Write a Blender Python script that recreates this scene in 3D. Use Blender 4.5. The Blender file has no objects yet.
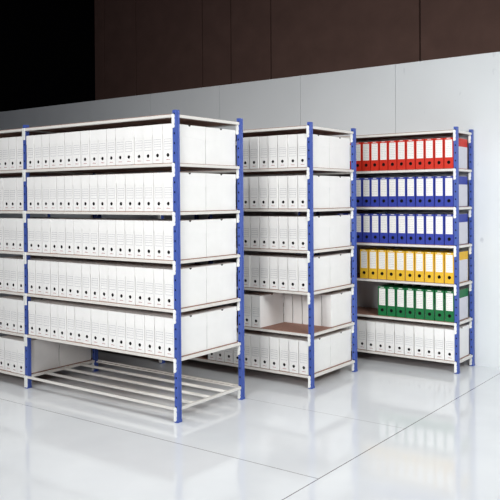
import bpy, bmesh, math, random
from mathutils import Matrix, Vector
random.seed(7)
sc = bpy.context.scene
COL = sc.collection
R = math.radians

# ------------------------------------------------------------------ materials
def srgb(r, g, b):
    f = lambda c: (c/255/12.92) if c/255 <= .04045 else ((c/255+.055)/1.055)**2.4
    return (f(r), f(g), f(b), 1)

def mat(name, rgb, rough=.5, noise=0., scale=20., spec=.4, bump=0., bscale=200., metallic=0.):
    m = bpy.data.materials.new(name); m.use_nodes = True
    nt = m.node_tree; b = nt.nodes['Principled BSDF']
    b.inputs['Roughness'].default_value = rough
    b.inputs['Specular IOR Level'].default_value = spec
    b.inputs['Metallic'].default_value = metallic
    c = srgb(*rgb)
    tc = nt.nodes.new('ShaderNodeTexCoord')
    if noise:
        n = nt.nodes.new('ShaderNodeTexNoise'); n.inputs['Scale'].default_value = scale
        n.inputs['Detail'].default_value = 4
        nt.links.new(tc.outputs['Object'], n.inputs['Vector'])
        r = nt.nodes.new('ShaderNodeValToRGB')
        r.color_ramp.elements[0].position = .3; r.color_ramp.elements[1].position = .7
        r.color_ramp.elements[0].color = tuple(x*(1-noise) for x in c[:3])+(1,)
        r.color_ramp.elements[1].color = tuple(min(1, x*(1+noise*.5)) for x in c[:3])+(1,)
        nt.links.new(n.outputs['Fac'], r.inputs['Fac'])
        nt.links.new(r.outputs['Color'], b.inputs['Base Color'])
    else:
        b.inputs['Base Color'].default_value = c
    if bump:
        n2 = nt.nodes.new('ShaderNodeTexNoise'); n2.inputs['Scale'].default_value = bscale
        nt.links.new(tc.outputs['Object'], n2.inputs['Vector'])
        bp = nt.nodes.new('ShaderNodeBump'); bp.inputs['Strength'].default_value = bump
        bp.inputs['Distance'].default_value = .002
        nt.links.new(n2.outputs['Fac'], bp.inputs['Height'])
        nt.links.new(bp.outputs['Normal'], b.inputs['Normal'])
    return m

M = {
 'blue':   mat('blue_paint', (66, 90, 168), .38, .06, 30),
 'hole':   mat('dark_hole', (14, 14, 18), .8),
 'white':  mat('white_enamel', (224, 222, 216), .35, .03, 15),
 'clip':   mat('white_connector', (240, 242, 240), .35, .02, 15),
 'board':  mat('brown_hardboard', (156, 120, 106), .75, .18, 60, .2),
 'card':   mat('white_card', (239, 239, 237), .6, .025, 12, .3),
 'lid':    mat('white_card_lid', (240, 240, 238), .6, .02, 12, .3),
 'ink':    mat('grey_ink', (168, 168, 175), .6),
 'red_ink': mat('red_ink', (172, 100, 104), .6),
 'black_ink': mat('black_ink', (80, 70, 80), .6),
 'red':    mat('red_cover', (204, 46, 28), .5, .05, 40, .3),
 'bluec':  mat('blue_cover', (52, 66, 160), .5, .05, 40, .3),
 'yellow': mat('yellow_cover', (232, 186, 52), .5, .05, 40, .3),
 'green':  mat('green_cover', (24, 112, 62), .5, .05, 40, .3),
 'label':  mat('label_paper', (242, 241, 236), .6, .02, 30, .3),
 'paper':  mat('grey_paper', (214, 214, 222), .7, .03, 30, .2),
}

# ------------------------------------------------------------------ mesh helpers
def bx(bm, x0, x1, y0, y1, z0, z1, mi=0):
    v = [bm.verts.new(p) for p in ((x0,y0,z0),(x1,y0,z0),(x1,y1,z0),(x0,y1,z0),(x0,y0,z1),(x1,y0,z1),(x1,y1,z1),(x0,y1,z1))]
    out = []
    for f in ((0,3,2,1),(4,5,6,7),(0,1,5,4),(1,2,6,5),(2,3,7,6),(3,0,4,7)):
        fc = bm.faces.new([v[i] for i in f]); fc.material_index = mi; out.append(fc)
    return out

def bevel_all(bm, w, seg=2):
    bmesh.ops.bevel(bm, geom=list(bm.edges), offset=w, segments=seg, affect='EDGES', profile=.5)

def mesh(bm, name, mats):
    bmesh.ops.recalc_face_normals(bm, faces=bm.faces)
    me = bpy.data.meshes.new(name); bm.to_mesh(me); bm.free()
    for m in (mats if isinstance(mats, (list, tuple)) else [mats]): me.materials.append(m)
    return me

def obj(name, me, parent=None, loc=(0,0,0)):
    o = bpy.data.objects.new(name, me); COL.objects.link(o)
    o.location = loc
    if parent: o.parent = parent
    return o

def part(name, bm, mats, parent=None, loc=(0,0,0)):
    return obj(name, mesh(bm, name, mats), parent, loc)

def empty(name, loc=(0,0,0)):
    o = bpy.data.objects.new(name, None); COL.objects.link(o); o.location = loc
    o.empty_display_size = .05
    return o

def tag(o, label, cat, group=None):
    o['label'] = label; o['category'] = cat
    if group: o['group'] = group

def structure(o, label=None, cat=None):
    o['kind'] = 'structure'
    if label: o['label'] = label
    if cat: o['category'] = cat
    return o

def copy_thing(src, name):
    r = src.copy(); COL.objects.link(r)
    for ch in list(src.children):
        c = ch.copy(); COL.objects.link(c); c.parent = r
        for g in list(ch.children):
            d = g.copy(); COL.objects.link(d); d.parent = c
    return r

# ------------------------------------------------------------------ constants
LEVELS = [.095 + .3117*k for k in range(7)]       # top edge of the beams
BOARD = .0045                                      # board top stands this much above the beams
PW, PD, PH = .028, .036, 1.993                      # upright post
BAY = 1.523

# ------------------------------------------------------------------ upright post
def post_mesh():
    bm = bmesh.new()
    hw, hh = .0048, .0065
    cx = PW*.5
    zs = [0]; holes = []
    z = .098
    while z < PH-.02:
        zs += [z-hh, z+hh]; holes.append(z); z += .06234
    zs.append(PH)
    xs = [0, cx-hw, cx+hw, PW]
    def quad(pts, mi=0):
        f = bm.faces.new([bm.verts.new(p) for p in pts]); f.material_index = mi
    # front face pierced by the slots
    for i in range(len(zs)-1):
        for j in range(3):
            a, b, z0, z1 = xs[j], xs[j+1], zs[i], zs[i+1]
            if j == 1 and i % 2 == 1:
                d = .012
                quad([(a,0,z0),(a,0,z1),(a,d,z1),(a,d,z0)], 1); quad([(b,0,z0),(b,d,z0),(b,d,z1),(b,0,z1)], 1)
                quad([(a,0,z0),(a,d,z0),(b,d,z0),(b,0,z0)], 1); quad([(a,0,z1),(b,0,z1),(b,d,z1),(a,d,z1)], 1)
                quad([(a,d,z0),(a,d,z1),(b,d,z1),(b,d,z0)], 1)
            else:
                quad([(a,0,z0),(b,0,z0),(b,0,z1),(a,0,z1)])
    # rest of the section: outer side with a pressed groove, back, inner side
    prof = [(PW,0),(PW,.017),(PW-.004,.019),(PW-.004,.024),(PW,.026),(PW,PD),(0,PD),(0,0)]
    for (ax, ay), (bx_, by) in zip(prof[:-1], prof[1:]):
        quad([(ax,ay,0),(bx_,by,0),(bx_,by,PH),(ax,ay,PH)])
    for zz in (0, PH):
        f = bm.faces.new([bm.verts.new((x,y,zz)) for x, y in prof])
    # closed recessed top
    bmesh.ops.remove_doubles(bm, verts=bm.verts, dist=1e-5)
    return mesh(bm, 'upright_post', [M['blue'], M['hole']])
POST = post_mesh()
def foot_mesh():
    bm = bmesh.new(); bx(bm, -.003, PW+.003, -.004, PD+.003, 0, .016); bevel_all(bm, .003)
    return mesh(bm, 'post_foot', M['blue'])
FOOT = foot_mesh()

def beam_bm(l):
    # folded beam along x, 0..l: face with a rolled lower lip and a step behind for the board
    bm = bmesh.new()
    prof = [(-.004,0),(-.004,-.016),(-.001,-.019),(.022,-.019),(.022,-.010),(.004,-.010),(.004,0)]
    a = [bm.verts.new((0,y,z)) for y, z in prof]; b = [bm.verts.new((l,y,z)) for y, z in prof]
    n = len(prof)
    for i in range(n): bm.faces.new((a[i], a[(i+1)%n], b[(i+1)%n], b[i]))
    bm.faces.new(a); bm.faces.new(b[::-1])
    return bm
def clip_mesh(side):
    # hooked end plate; side=-1 sits at the right end of a beam, +1 at the left end
    bm = bmesh.new()
    pts = [(-.001,.002),(.012,.002),(.018,-.004),(.019,-.018),(.0155,-.026),(.019,-.034),(.019,-.056),(.0155,-.063),(.019,-.070),(.018,-.082),(.012,-.087),(-.001,-.087)]
    if side > 0: pts = [(-x, z) for x, z in pts][::-1]
    a = [bm.verts.new((x,-.008,z)) for x, z in pts]; b = [bm.verts.new((x,-.0008,z)) for x, z in pts]
    n = len(pts)
    bm.faces.new(a); bm.faces.new(b[::-1])
    for i in range(n): bm.faces.new((a[i], b[i], b[(i+1)%n], a[(i+1)%n]))
    return mesh(bm, 'connector', M['clip'])
CLIP_R, CLIP_L = clip_mesh(-1), clip_mesh(1)
BEAM = mesh(beam_bm(BAY-PW-.002), 'beam', M['white'])

def tie_mesh(l):
    bm = bmesh.new(); bx(bm, .004, PW-.003, 0, l, -.019, 0); bevel_all(bm, .002)
    return mesh(bm, 'side_beam', M['white'])

def board_mesh(depth):
    # boards rest in the step of front and rear beams and reach over the side beams
    bm = bmesh.new(); bx(bm, .001, BAY-PW-.001, 0.004, depth-.004, -.0098, BOARD)
    return mesh(bm, 'shelf_board', M['board'])
def tube_mesh(l, r=.011):
    bm = bmesh.new()
    bmesh.ops.create_cone(bm, cap_ends=True, segments=16, radius1=r, radius2=r, depth=l,
        matrix=Matrix.Translation((l/2,0,0)) @ Matrix.Rotation(R(90), 4, 'Y'))
    for f in bm.faces: f.smooth = len(f.verts) == 4
    return mesh(bm, 'tube_bar', M['white'])

def rack(loc, depth, bays, label, open_levels=()):
    """bays laid from x=0 (front right post's left edge) to the left; depth = front post to rear post pitch"""
    t = empty('shelving_unit', loc)
    tag(t, label, 'shelving')
    TIE = tie_mesh(depth-PD); BOARDM = board_mesh(depth+PD)
    for k in range(bays+1):
        x = -BAY*k
        for y in (0, depth):
            p = obj('upright_post', POST, t, (x, y, 0))
            obj('post_foot', FOOT, p)
        for z in LEVELS:
            s = obj('side_beam', TIE, t, (x, PD, z))
            c = obj('connector', CLIP_R, s, (0, depth-PD, 0))
    for k in range(bays):
        x0 = -BAY*(k+1)+PW
        for li, z in enumerate(LEVELS):
            f = obj('beam', BEAM, t, (x0+.001, 0, z))
            obj('connector', CLIP_R, f, (BAY-PW-.001, 0, 0))
            obj('connector', CLIP_L, f, (-.001, 0, 0))
            r = obj('beam', BEAM, t, (x0+BAY-PW-.001, depth+PD, z))
            r.rotation_euler = (0, 0, math.pi)
            if (k, li) in open_levels:
                for j in range(1, 4):
                    obj('tube_bar', TUBE, t, (x0-.008, (depth+PD)*j/4, z-.010))
            else:
                obj('shelf_board', BOARDM, t, (x0, 0, z))
    return t
TUBE = tube_mesh(BAY-PW+.016)

R1 = (0, 0); R2 = (.246, 1.2134); R3 = (.955, 2.2969)
D12, D3 = .6706, .3393
rack((0,0,0), D12, 2, 'blue and white steel shelving nearest the camera with an empty slatted bottom shelf', open_levels={(0,0)})
rack((R2[0],R2[1],0), D12, 2, 'blue and white steel shelving in the middle with a half emptied brown shelf')
rack((R3[0],R3[1],0), D3, 2, 'shallow blue and white steel shelving against the grey wall holding coloured binders')

# ------------------------------------------------------------------ archive box
BW, BH, BD = .0816, .250, .325
def ring_front(bm, W, H, cx, cz, r, s, n=16, y=0.):
    """front face at y with a round hole"""
    def q(x0, x1, z0, z1):
        bm.faces.new([bm.verts.new(p) for p in ((x0,y,z0),(x1,y,z0),(x1,y,z1),(x0,y,z1))])
    xs = [0, cx-s, cx+s, W]; zs = [0, cz-s, cz+s, H]
    for i in range(3):
        for j in range(3):
            if (i, j) != (1, 1): q(xs[i], xs[i+1], zs[j], zs[j+1])
    inn, out = [], []
    for k in range(n):
        a = 2*math.pi*(k+.5)/n; c, d = math.cos(a), math.sin(a); m = max(abs(c), abs(d))
        a2 = 2*math.pi*k/n
        inn.append((cx+r*math.cos(a2), cz+r*math.sin(a2)))
        c, d = math.cos(a2), math.sin(a2); m = max(abs(c), abs(d))
        out.append((cx+s*c/m, cz+s*d/m))
    for k in range(n):
        l = (k+1) % n
        bm.faces.new([bm.verts.new((p[0],y,p[1])) for p in (out[k], out[l], inn[l], inn[k])])

def cup(cx, cz, r, depth, n=16, y=0.):
    bm = bmesh.new()
    a = [bm.verts.new((cx+r*math.cos(2*math.pi*k/n), y, cz+r*math.sin(2*math.pi*k/n))) for k in range(n)]
    b = [bm.verts.new((v.co.x, y+depth, v.co.z)) for v in a]
    for k in range(n): bm.faces.new((a[k], a[(k+1)%n], b[(k+1)%n], b[k]))
    bm.faces.new(b)
    return bm

HZ, HR = .050, .0118
LID = .170
def archive_box():
    t = empty('archive_box')
    bm = bmesh.new()
    ring_front(bm, BW, BH-.0015, BW/2, HZ, HR, .016)
    def q(*p): bm.faces.new([bm.verts.new(v) for v in p])
    h = BH-.0015
    q((0,0,0),(0,0,h),(0,BD,h),(0,BD,0)); q((BW,0,0),(BW,BD,0),(BW,BD,h),(BW,0,h))
    q((0,BD,0),(0,BD,h),(BW,BD,h),(BW,BD,0)); q((0,0,0),(0,BD,0),(BW,BD,0),(BW,0,0)); q((0,0,h),(BW,0,h),(BW,BD,h),(0,BD,h))
    bmesh.ops.remove_doubles(bm, verts=bm.verts, dist=1e-6)
    part('body', bm, M['card'], t)
    # lid: cap folded over the top, its side flaps cut in a shallow curve that drops to the rear
    bm = bmesh.new(); e = .0012
    n = 10
    def edge(u):   # lower edge of the side flap along the depth
        return LID + .012*math.cos(u*math.pi) - .004*math.sin(u*math.pi*2)
    for x, s in ((-e, -1), (BW+e, 1)):
        for i in range(n):
            u0, u1 = i/n, (i+1)/n
            pts = [(x, -e+u0*(BD+2*e), edge(u0)), (x, -e+u1*(BD+2*e), edge(u1)), (x, -e+u1*(BD+2*e), BH), (x, -e+u0*(BD+2*e), BH)]
            bm.faces.new([bm.verts.new(p) for p in pts])
            xi = x - s*e   # cut edge of the card
            bm.faces.new([bm.verts.new(p) for p in (pts[0], pts[1], (xi,)+pts[1][1:], (xi,)+pts[0][1:])])
    # front and rear flaps, chamfered at the lower corners
    for y, ed in ((-e, edge(0)), (BD+e, edge(1))):
        c = .011
        bm.faces.new([bm.verts.new(p) for p in ((-e,y,ed+.004),(.004,y,ed-c),(BW-.004,y,ed-c),(BW+e,y,ed+.004),(BW+e,y,BH),(-e,y,BH))])
    bm.faces.new([bm.verts.new(p) for p in ((-e,-e,BH),(BW+e,-e,BH),(BW+e,BD+e,BH),(-e,BD+e,BH))])
    bmesh.ops.remove_doubles(bm, verts=bm.verts, dist=1e-6)
    part('lid', bm, M['lid'], t)
    part('finger_hole', cup(BW/2, HZ, HR, .02), M['hole'], t)
    bm = bmesh.new()
    for z in (.152, .137, .121, .106, .086):
        bx(bm, .010, BW-.010, -.0004, .0002, z, z+.0019)
    for x in (.010, BW-.0113):
        bx(bm, x, x+.0008, -.0004, .0002, .086, .1535)
    part('printed_lines', bm, M['ink'], t)
    bm = bmesh.new()
    x = BW/2-.015
    rr = random.Random(3)
    for k in range(8):
        w = rr.choice((.0022,.0028,.0034)); hh = rr.choice((.0034,.0034,.005))
        bx(bm, x, x+w, -.0004, .0002, .0185, .0185+hh); x += w+.0011
    part('imprint', bm, M['red_ink'], t)
    return t
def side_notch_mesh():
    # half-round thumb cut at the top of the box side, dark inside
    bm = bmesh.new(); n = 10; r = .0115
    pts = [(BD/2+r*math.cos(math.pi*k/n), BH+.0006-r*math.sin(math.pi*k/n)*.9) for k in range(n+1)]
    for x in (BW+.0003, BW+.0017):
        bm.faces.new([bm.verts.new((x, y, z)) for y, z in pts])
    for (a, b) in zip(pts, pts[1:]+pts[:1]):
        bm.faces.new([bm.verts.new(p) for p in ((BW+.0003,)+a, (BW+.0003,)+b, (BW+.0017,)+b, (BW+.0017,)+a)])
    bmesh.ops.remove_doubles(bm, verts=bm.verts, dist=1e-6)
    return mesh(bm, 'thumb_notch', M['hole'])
NOTCH = side_notch_mesh()
def side_notch_left_mesh():
    me = NOTCH.copy(); me.transform(Matrix.Translation((BW,0,0)) @ Matrix.Scale(-1, 4, (1,0,0))); return me
NOTCH_L = side_notch_left_mesh()

PROTO = archive_box(); USED = [False]
ORD = ['first','second','third','fourth','fifth','sixth','seventh','eighth','ninth','tenth','eleventh','twelfth',
       'thirteenth','fourteenth','fifteenth','sixteenth','seventeenth','eighteenth']
def put_box(xl, yf, z, label, group, notch=False, flip=False, jit=1.):
    if USED[0]: t = copy_thing(PROTO, 'archive_box')
    else: t = PROTO; USED[0] = True
    jy = random.uniform(-.005, .005)*jit
    jr = random.uniform(-.10, .10)*jit
    if flip:
        t.location = (xl+BW, yf+BD, z); t.rotation_euler = (0, 0, math.pi)
        if notch: obj('thumb_notch', NOTCH_L, t)
    else:
        t.location = (xl, yf+jy, z); t.rotation_euler = (0, 0, R(jr))
        if notch: obj('thumb_notch', NOTCH, t)
    tag(t, label, 'box', group)
    return t

SH = ['bottom shelf','second shelf up','third shelf up','fourth shelf up','fifth shelf up','top filled shelf']
def z_of(k): return LEVELS[k]+BOARD+.0003
YF = .004
# nearest rack, right-hand bay: five shelves of seventeen, plus the rear box seen at the open end
for k in range(1, 6):
    g = 'white archive boxes on the %s of the nearest rack' % SH[k]
    for i in range(17):
        xl = -.0045-BW-.0872*i
        lab = 'white archive box, %s from the right post, %s, nearest rack' % (ORD[i], SH[k])
        put_box(xl, R1[1]+YF, z_of(k), lab, g, notch=(i == 0), jit=(.3 if i == 0 else 1))
    put_box(-.0045-BW, R1[1]+YF+.330, z_of(k), 'white archive box behind the row, at the open right end, %s, nearest rack' % SH[k],
            'rear boxes at the open end of the nearest rack', notch=True, flip=True)
# nearest rack, left-hand bay cut by the picture edge
for k in range(0, 6):
    g = 'white archive boxes left of the left blue post on the nearest rack'
    for i in range(4):
        xl = -BAY-.006-BW-.0872*i
        lab = 'white archive box, %s left of the left post, %s, nearest rack' % (ORD[i], SH[k])
        put_box(xl, R1[1]+YF, z_of(k), lab, g, notch=(i == 0 and k == 0))
    if k == 0:
        put_box(-BAY-.006-BW, R1[1]+YF+.330, z_of(k), 'white archive box behind the row left of the left post, bottom shelf, nearest rack', g, notch=True, flip=True)
# middle rack
P2 = .0895
for k in range(0, 6):
    g = 'white archive boxes on the %s of the middle rack' % SH[k]
    if k == 1: continue
    n = 11 if k == 0 else 7
    for i in range(n):
        xl = R2[0]-.005-BW-P2*i
        lab = 'white archive box, %s from the right post, %s, middle rack' % (ORD[i], SH[k])
        put_box(xl, R2[1]+YF, z_of(k), lab, g, notch=(i == 0), jit=(.3 if i == 0 else 1.3))
    put_box(R2[0]-.005-BW, R2[1]+YF+.330, z_of(k), 'white archive box behind the row, at the open right end, %s, middle rack' % SH[k],
            'rear boxes at the open end of the middle rack', notch=True, flip=True)
g = 'white archive boxes on the half emptied shelf of the middle rack'
for i in range(2):
    put_box(-.2005-BW-.0895*i, R2[1]+YF, z_of(1), ('white archive box with its right side bare, beside the emptied part of the brown shelf',
        'white archive box left of the one with the bare right side, half emptied shelf')[i], g, notch=(i == 0), jit=.2)
for i in range(5):
    put_box(.241-BW-.0915*i, R2[1]+YF+.340, z_of(1), 'plain white box back, %s from the right, behind the emptied part of the brown shelf' % ORD[i],
            g, notch=(i == 0), flip=True)
# back rack, white boxes on the bottom shelf
for i in range(12):
    put_box(R3[0]-.003-BW-.0885*i, R3[1]+YF, z_of(0), 'white archive box, %s from the right post, bottom shelf, back rack by the wall' % ORD[i],
            'white archive boxes under the green binders', notch=(i == 0), jit=(.2 if i == 0 else 1))

# ------------------------------------------------------------------ lever arch binders
LW, LH, LD = .0795, .249, .310
def binder(colour, mcol):
    t = empty('lever_arch_binder')
    bm = bmesh.new()   # spine with a finger hole and two cover boards, open at the rear and top
    hz, hr = .049, .0115
    ring_front(bm, LW, LH, LW/2, hz, hr, .018)
    bmesh.ops.remove_doubles(bm, verts=bm.verts, dist=1e-6)
    for f in list(bm.faces): pass
    bx(bm, 0, .003, 0, LD, 0, LH); bx(bm, LW-.003, LW, 0, LD, 0, LH)
    bx(bm, .003, LW-.003, .0001, .003, hz+hr+.002, LH); bx(bm, .003, LW-.003, .0001, .003, 0, hz-hr-.002)
    part('cover', bm, mcol, t)
    # paper block inside
    bm = bmesh.new(); bx(bm, .006, LW-.006, .030, LD-.012, .003, LH-.022)
    part('paper_block', bm, M['paper'], t)
    # finger ring: dark cup with a raised rim
    bm = cup(LW/2, hz, hr, .022)
    n = 20
    for (r0, r1, y0, y1) in ((hr, hr+.0022, -.0014, -.0014), (hr+.0022, hr+.0028, -.0014, .0), (hr-.0001, hr, .0, -.0014)):
        for k in range(n):
            a, b = 2*math.pi*k/n, 2*math.pi*(k+1)/n
            bm.faces.new([bm.verts.new((LW/2+r*math.cos(w), y, hz+r*math.sin(w))) for r, y, w in ((r0,y0,a),(r0,y0,b),(r1,y1,b),(r1,y1,a))])
    part('finger_ring', bm, M['hole'], t)
    bm = bmesh.new(); bx(bm, .0105, LW-.0105, -.0007, .0001, .090, .233)
    lb = part('spine_label', bm, M['label'], t)
    bm = bmesh.new(); rr = random.Random(5)
    for z in (.222, .205, .190, .175, .160, .145, .130, .115, .102):
        x = .016
        while x < LW-.020:
            w = rr.uniform(.004, .012); w = min(w, LW-.016-x)
            bx(bm, x, x+w, -.0010, -.0006, z, z+.0022); x += w+rr.uniform(.002, .005)
    part('label_lines', bm, M['ink'], lb)
    bm = bmesh.new(); bx(bm, LW/2-.017, LW/2+.015, -.0010, .0001, .2415, .2465)
    part('spine_tab', bm, M['label'], t)
    bm = bmesh.new(); bx(bm, LW, LW+.0008, .012, LD-.006, .002, .182)
    part('side_sheet', bm, M['paper'], t)
    return t
rows = [(5,'red','red',13,'top filled shelf of the back rack'), (4,'blue','bluec',13,'upper blue row'), (3,'blue','bluec',13,'lower blue row'),
        (2,'yellow','yellow',10,'yellow row'), (1,'green','green',8,'green row')]
for k, cname, mk, n, where in rows:
    proto = binder(cname, M[mk])
    for i in range(n):
        t = proto if i == 0 else copy_thing(proto, 'lever_arch_binder')
        t.location = (R3[0]-.0045-LW-(.0858 if mk in ('yellow', 'green') else .0830)*i, R3[1]+YF+random.uniform(-.002,.002)+.002, z_of(k))
        if cname == 'blue':
            lab = 'blue lever arch binder, %s from the right post, %s of the back rack' % (ORD[i], where)
        else:
            lab = '%s lever arch binder, %s from the right post on the back rack' % (cname, ORD[i])
        tag(t, lab, 'binder', '%s lever arch binders, %s' % (cname, where))

# ------------------------------------------------------------------ the room
def floor_mat():
    m = bpy.data.materials.new('grey_epoxy_floor'); m.use_nodes = True
    nt = m.node_tree; b = nt.nodes['Principled BSDF']; L = nt.links
    tc = nt.nodes.new('ShaderNodeTexCoord'); sp = nt.nodes.new('ShaderNodeSeparateXYZ')
    L.new(tc.outputs['Object'], sp.inputs['Vector'])
    def math_(op, a, bb=None):
        n = nt.nodes.new('ShaderNodeMath'); n.operation = op
        for i, v in enumerate((a, bb)):
            if v is None: continue
            if isinstance(v, (int, float)): n.inputs[i].default_value = v
            else: L.new(v, n.inputs[i])
        return n.outputs[0]
    X, Y = sp.outputs['X'], sp.outputs['Y']
    def line(c, at, w): return math_('LESS_THAN', math_('ABSOLUTE', math_('SUBTRACT', c, at)), w)
    jx = line(X, 1.25, .0028)
    left = math_('LESS_THAN', X, 1.25)
    jy = math_('MULTIPLY', math_('MAXIMUM', line(Y, -.297, .0022), math_('MULTIPLY', line(Y, .725, .003), .45)), left)
    j = math_('MAXIMUM', jx, jy)
    n = nt.nodes.new('ShaderNodeTexNoise'); n.inputs['Scale'].default_value = 2.2; n.inputs['Detail'].default_value = 6
    L.new(tc.outputs['Object'], n.inputs['Vector'])
    r = nt.nodes.new('ShaderNodeValToRGB')
    r.color_ramp.elements[0].position = .3; r.color_ramp.elements[0].color = srgb(222, 226, 229)
    r.color_ramp.elements[1].position = .7; r.color_ramp.elements[1].color = srgb(230, 234, 236)
    L.new(n.outputs['Fac'], r.inputs['Fac'])
    mx = nt.nodes.new('ShaderNodeMix'); mx.data_type = 'RGBA'
    L.new(j, mx.inputs['Factor']); L.new(r.outputs['Color'], mx.inputs['A']); mx.inputs['B'].default_value = srgb(95, 90, 95)
    L.new(mx.outputs['Result'], b.inputs['Base Color'])
    n2 = nt.nodes.new('ShaderNodeTexNoise'); n2.inputs['Scale'].default_value = 9
    L.new(tc.outputs['Object'], n2.inputs['Vector'])
    rr = nt.nodes.new('ShaderNodeMapRange'); rr.inputs['To Min'].default_value = .05; rr.inputs['To Max'].default_value = .13
    L.new(n2.outputs['Fac'], rr.inputs['Value']); L.new(rr.outputs['Result'], b.inputs['Roughness'])
    b.inputs['Specular IOR Level'].default_value = .5
    return m
bm = bmesh.new(); bx(bm, -7.4, 7, -7, 6.5, -.1, 0)
structure(part('floor', bm, floor_mat()))

def wall_mat():
    m = mat('grey_panel_wall', (222, 227, 229), .45, .05, 1.3, .35)
    nt = m.node_tree; b = nt.nodes['Principled BSDF']; L = nt.links
    base = b.inputs['Base Color'].links[0].from_socket
    # sparse scuffs with a shape of their own
    tc = nt.nodes.new('ShaderNodeTexCoord'); mp = nt.nodes.new('ShaderNodeMapping'); mp.inputs['Scale'].default_value = (5, 5, 2.2)
    L.new(tc.outputs['Object'], mp.inputs['Vector'])
    n = nt.nodes.new('ShaderNodeTexNoise'); n.inputs['Scale'].default_value = 2.0; n.inputs['Detail'].default_value = 3
    L.new(mp.outputs['Vector'], n.inputs['Vector'])
    r = nt.nodes.new('ShaderNodeValToRGB'); r.color_ramp.elements[0].position = .70; r.color_ramp.elements[1].position = .76
    L.new(n.outputs['Fac'], r.inputs['Fac'])
    mx = nt.nodes.new('ShaderNodeMix'); mx.data_type = 'RGBA'
    ml = nt.nodes.new('ShaderNodeMath'); ml.operation = 'MULTIPLY'; ml.inputs[1].default_value = .35
    L.new(r.outputs['Color'], ml.inputs[0]); L.new(ml.outputs[0], mx.inputs['Factor'])
    L.new(base, mx.inputs['A']); mx.inputs['B'].default_value = srgb(150, 155, 165)
    L.new(mx.outputs['Result'], b.inputs['Base Color'])
    return m
# grey partition of metre-wide panels with narrow gaps between them
bm = bmesh.new()
WY = 2.683
xs = [-7.4]+[.262-1.015*k for k in range(7, -1, -1)]+[1.9, 3.0, 4.0, 5.0, 6.0, 7.0]
for a, b_ in zip(xs[:-1], xs[1:]):
    bx(bm, a+.002, b_-.002, WY, WY+.05, 0, 2.625)
bx(bm, -7.4, 7, WY+.05, WY+.08, 0, 2.61, 0)
structure(part('wall_back', bm, wall_mat()))
# tall brown boarding beyond the partition
brown = mat('brown_boarding', (132, 103, 93), .7, .12, 3, .2)
bm = bmesh.new()
JX = [-7.4, -7.136, -6.326, -4.789, -4.193, -3.411, -.96, .6, 2.1, 3.6, 5.1, 7.0]
for a, b_ in zip(JX[:-1], JX[1:]):
    bx(bm, a+.012, b_-.012, 6.0, 6.05, 0, 6)
bx(bm, -7.4, 7, 6.06, 6.1, 0, 6, 1)
structure(part('wall_far', bm, [brown, mat('dark_gap', (20, 14, 13), .9)]))
bm = bmesh.new(); bx(bm, -7.5, -7.4, -7, 6.1, 0, 6)
structure(part('wall_left', bm, mat('black_wall', (10, 11, 13), .95, 0, 1, .05)))

# ------------------------------------------------------------------ light
def area(name, loc, target, size, power, color=(1,1,1), spread=180, sy=None):
    l = bpy.data.lights.new(name, 'AREA'); l.energy = power; l.color = color
    l.shape = 'RECTANGLE'; l.size = size; l.size_y = sy or size; l.spread = R(spread)
    o = bpy.data.objects.new(name, l); COL.objects.link(o); o.location = loc
    d = Vector(target)-Vector(loc); o.rotation_euler = d.to_track_quat('-Z', 'Y').to_euler()
    return o
area('softbox_key', (1.8, -4.6, 2.4), (.5, 2.0, .9), 1.3, 38, (1, .99, .98), 88)
area('softbox_left', (-1.5, -4.6, 2.2), (-.8, 0, .9), 1.3, 13, (1, .99, .98), 80)
area('softbox_side', (3.7, -.5, 2.7), (.5, 1.6, 1.2), 1.3, 64, (1, 1, .99), 140)
area('softbox_side_back', (3.4, .5, 2.9), (1.2, 2.6, 1.4), 1.0, 7, (1, 1, .99), 120)
area('softbox_overhead', (1.1, -1.6, 4.4), (.6, -.4, 0), 1.8, 16, (1, 1, 1), 110)
area('softbox_overhead_wide', (-1.2, -1.6, 4.6), (-1.2, -.9, 0), 2, 19, (1, 1, 1), 110)
w = bpy.data.worlds.new('studio'); sc.world = w; w.use_nodes = True
w.node_tree.nodes['Background'].inputs['Color'].default_value = (.70, .68, 1.0, 1)
w.node_tree.nodes['Background'].inputs['Strength'].default_value = .035

# ------------------------------------------------------------------ camera
cam = bpy.data.cameras.new('camera'); co = bpy.data.objects.new('camera', cam); COL.objects.link(co)
co.location = (3.25079, -3.57052, 1.42939)
co.rotation_euler = (R(89.5645), R(.39643), R(36.4965))
cam.sensor_width = 36; cam.lens = 754.312*36/500; cam.shift_y = -(250-203.695)/500
cam.clip_start = .05; cam.clip_end = 60
sc.camera = co
vs = sc.view_settings
sc.display_settings.display_device = 'sRGB'
vs.view_transform = 'Standard'; vs.look = 'None'; vs.gamma = 1; vs.use_curve_mapping = False
vs.exposure = .04
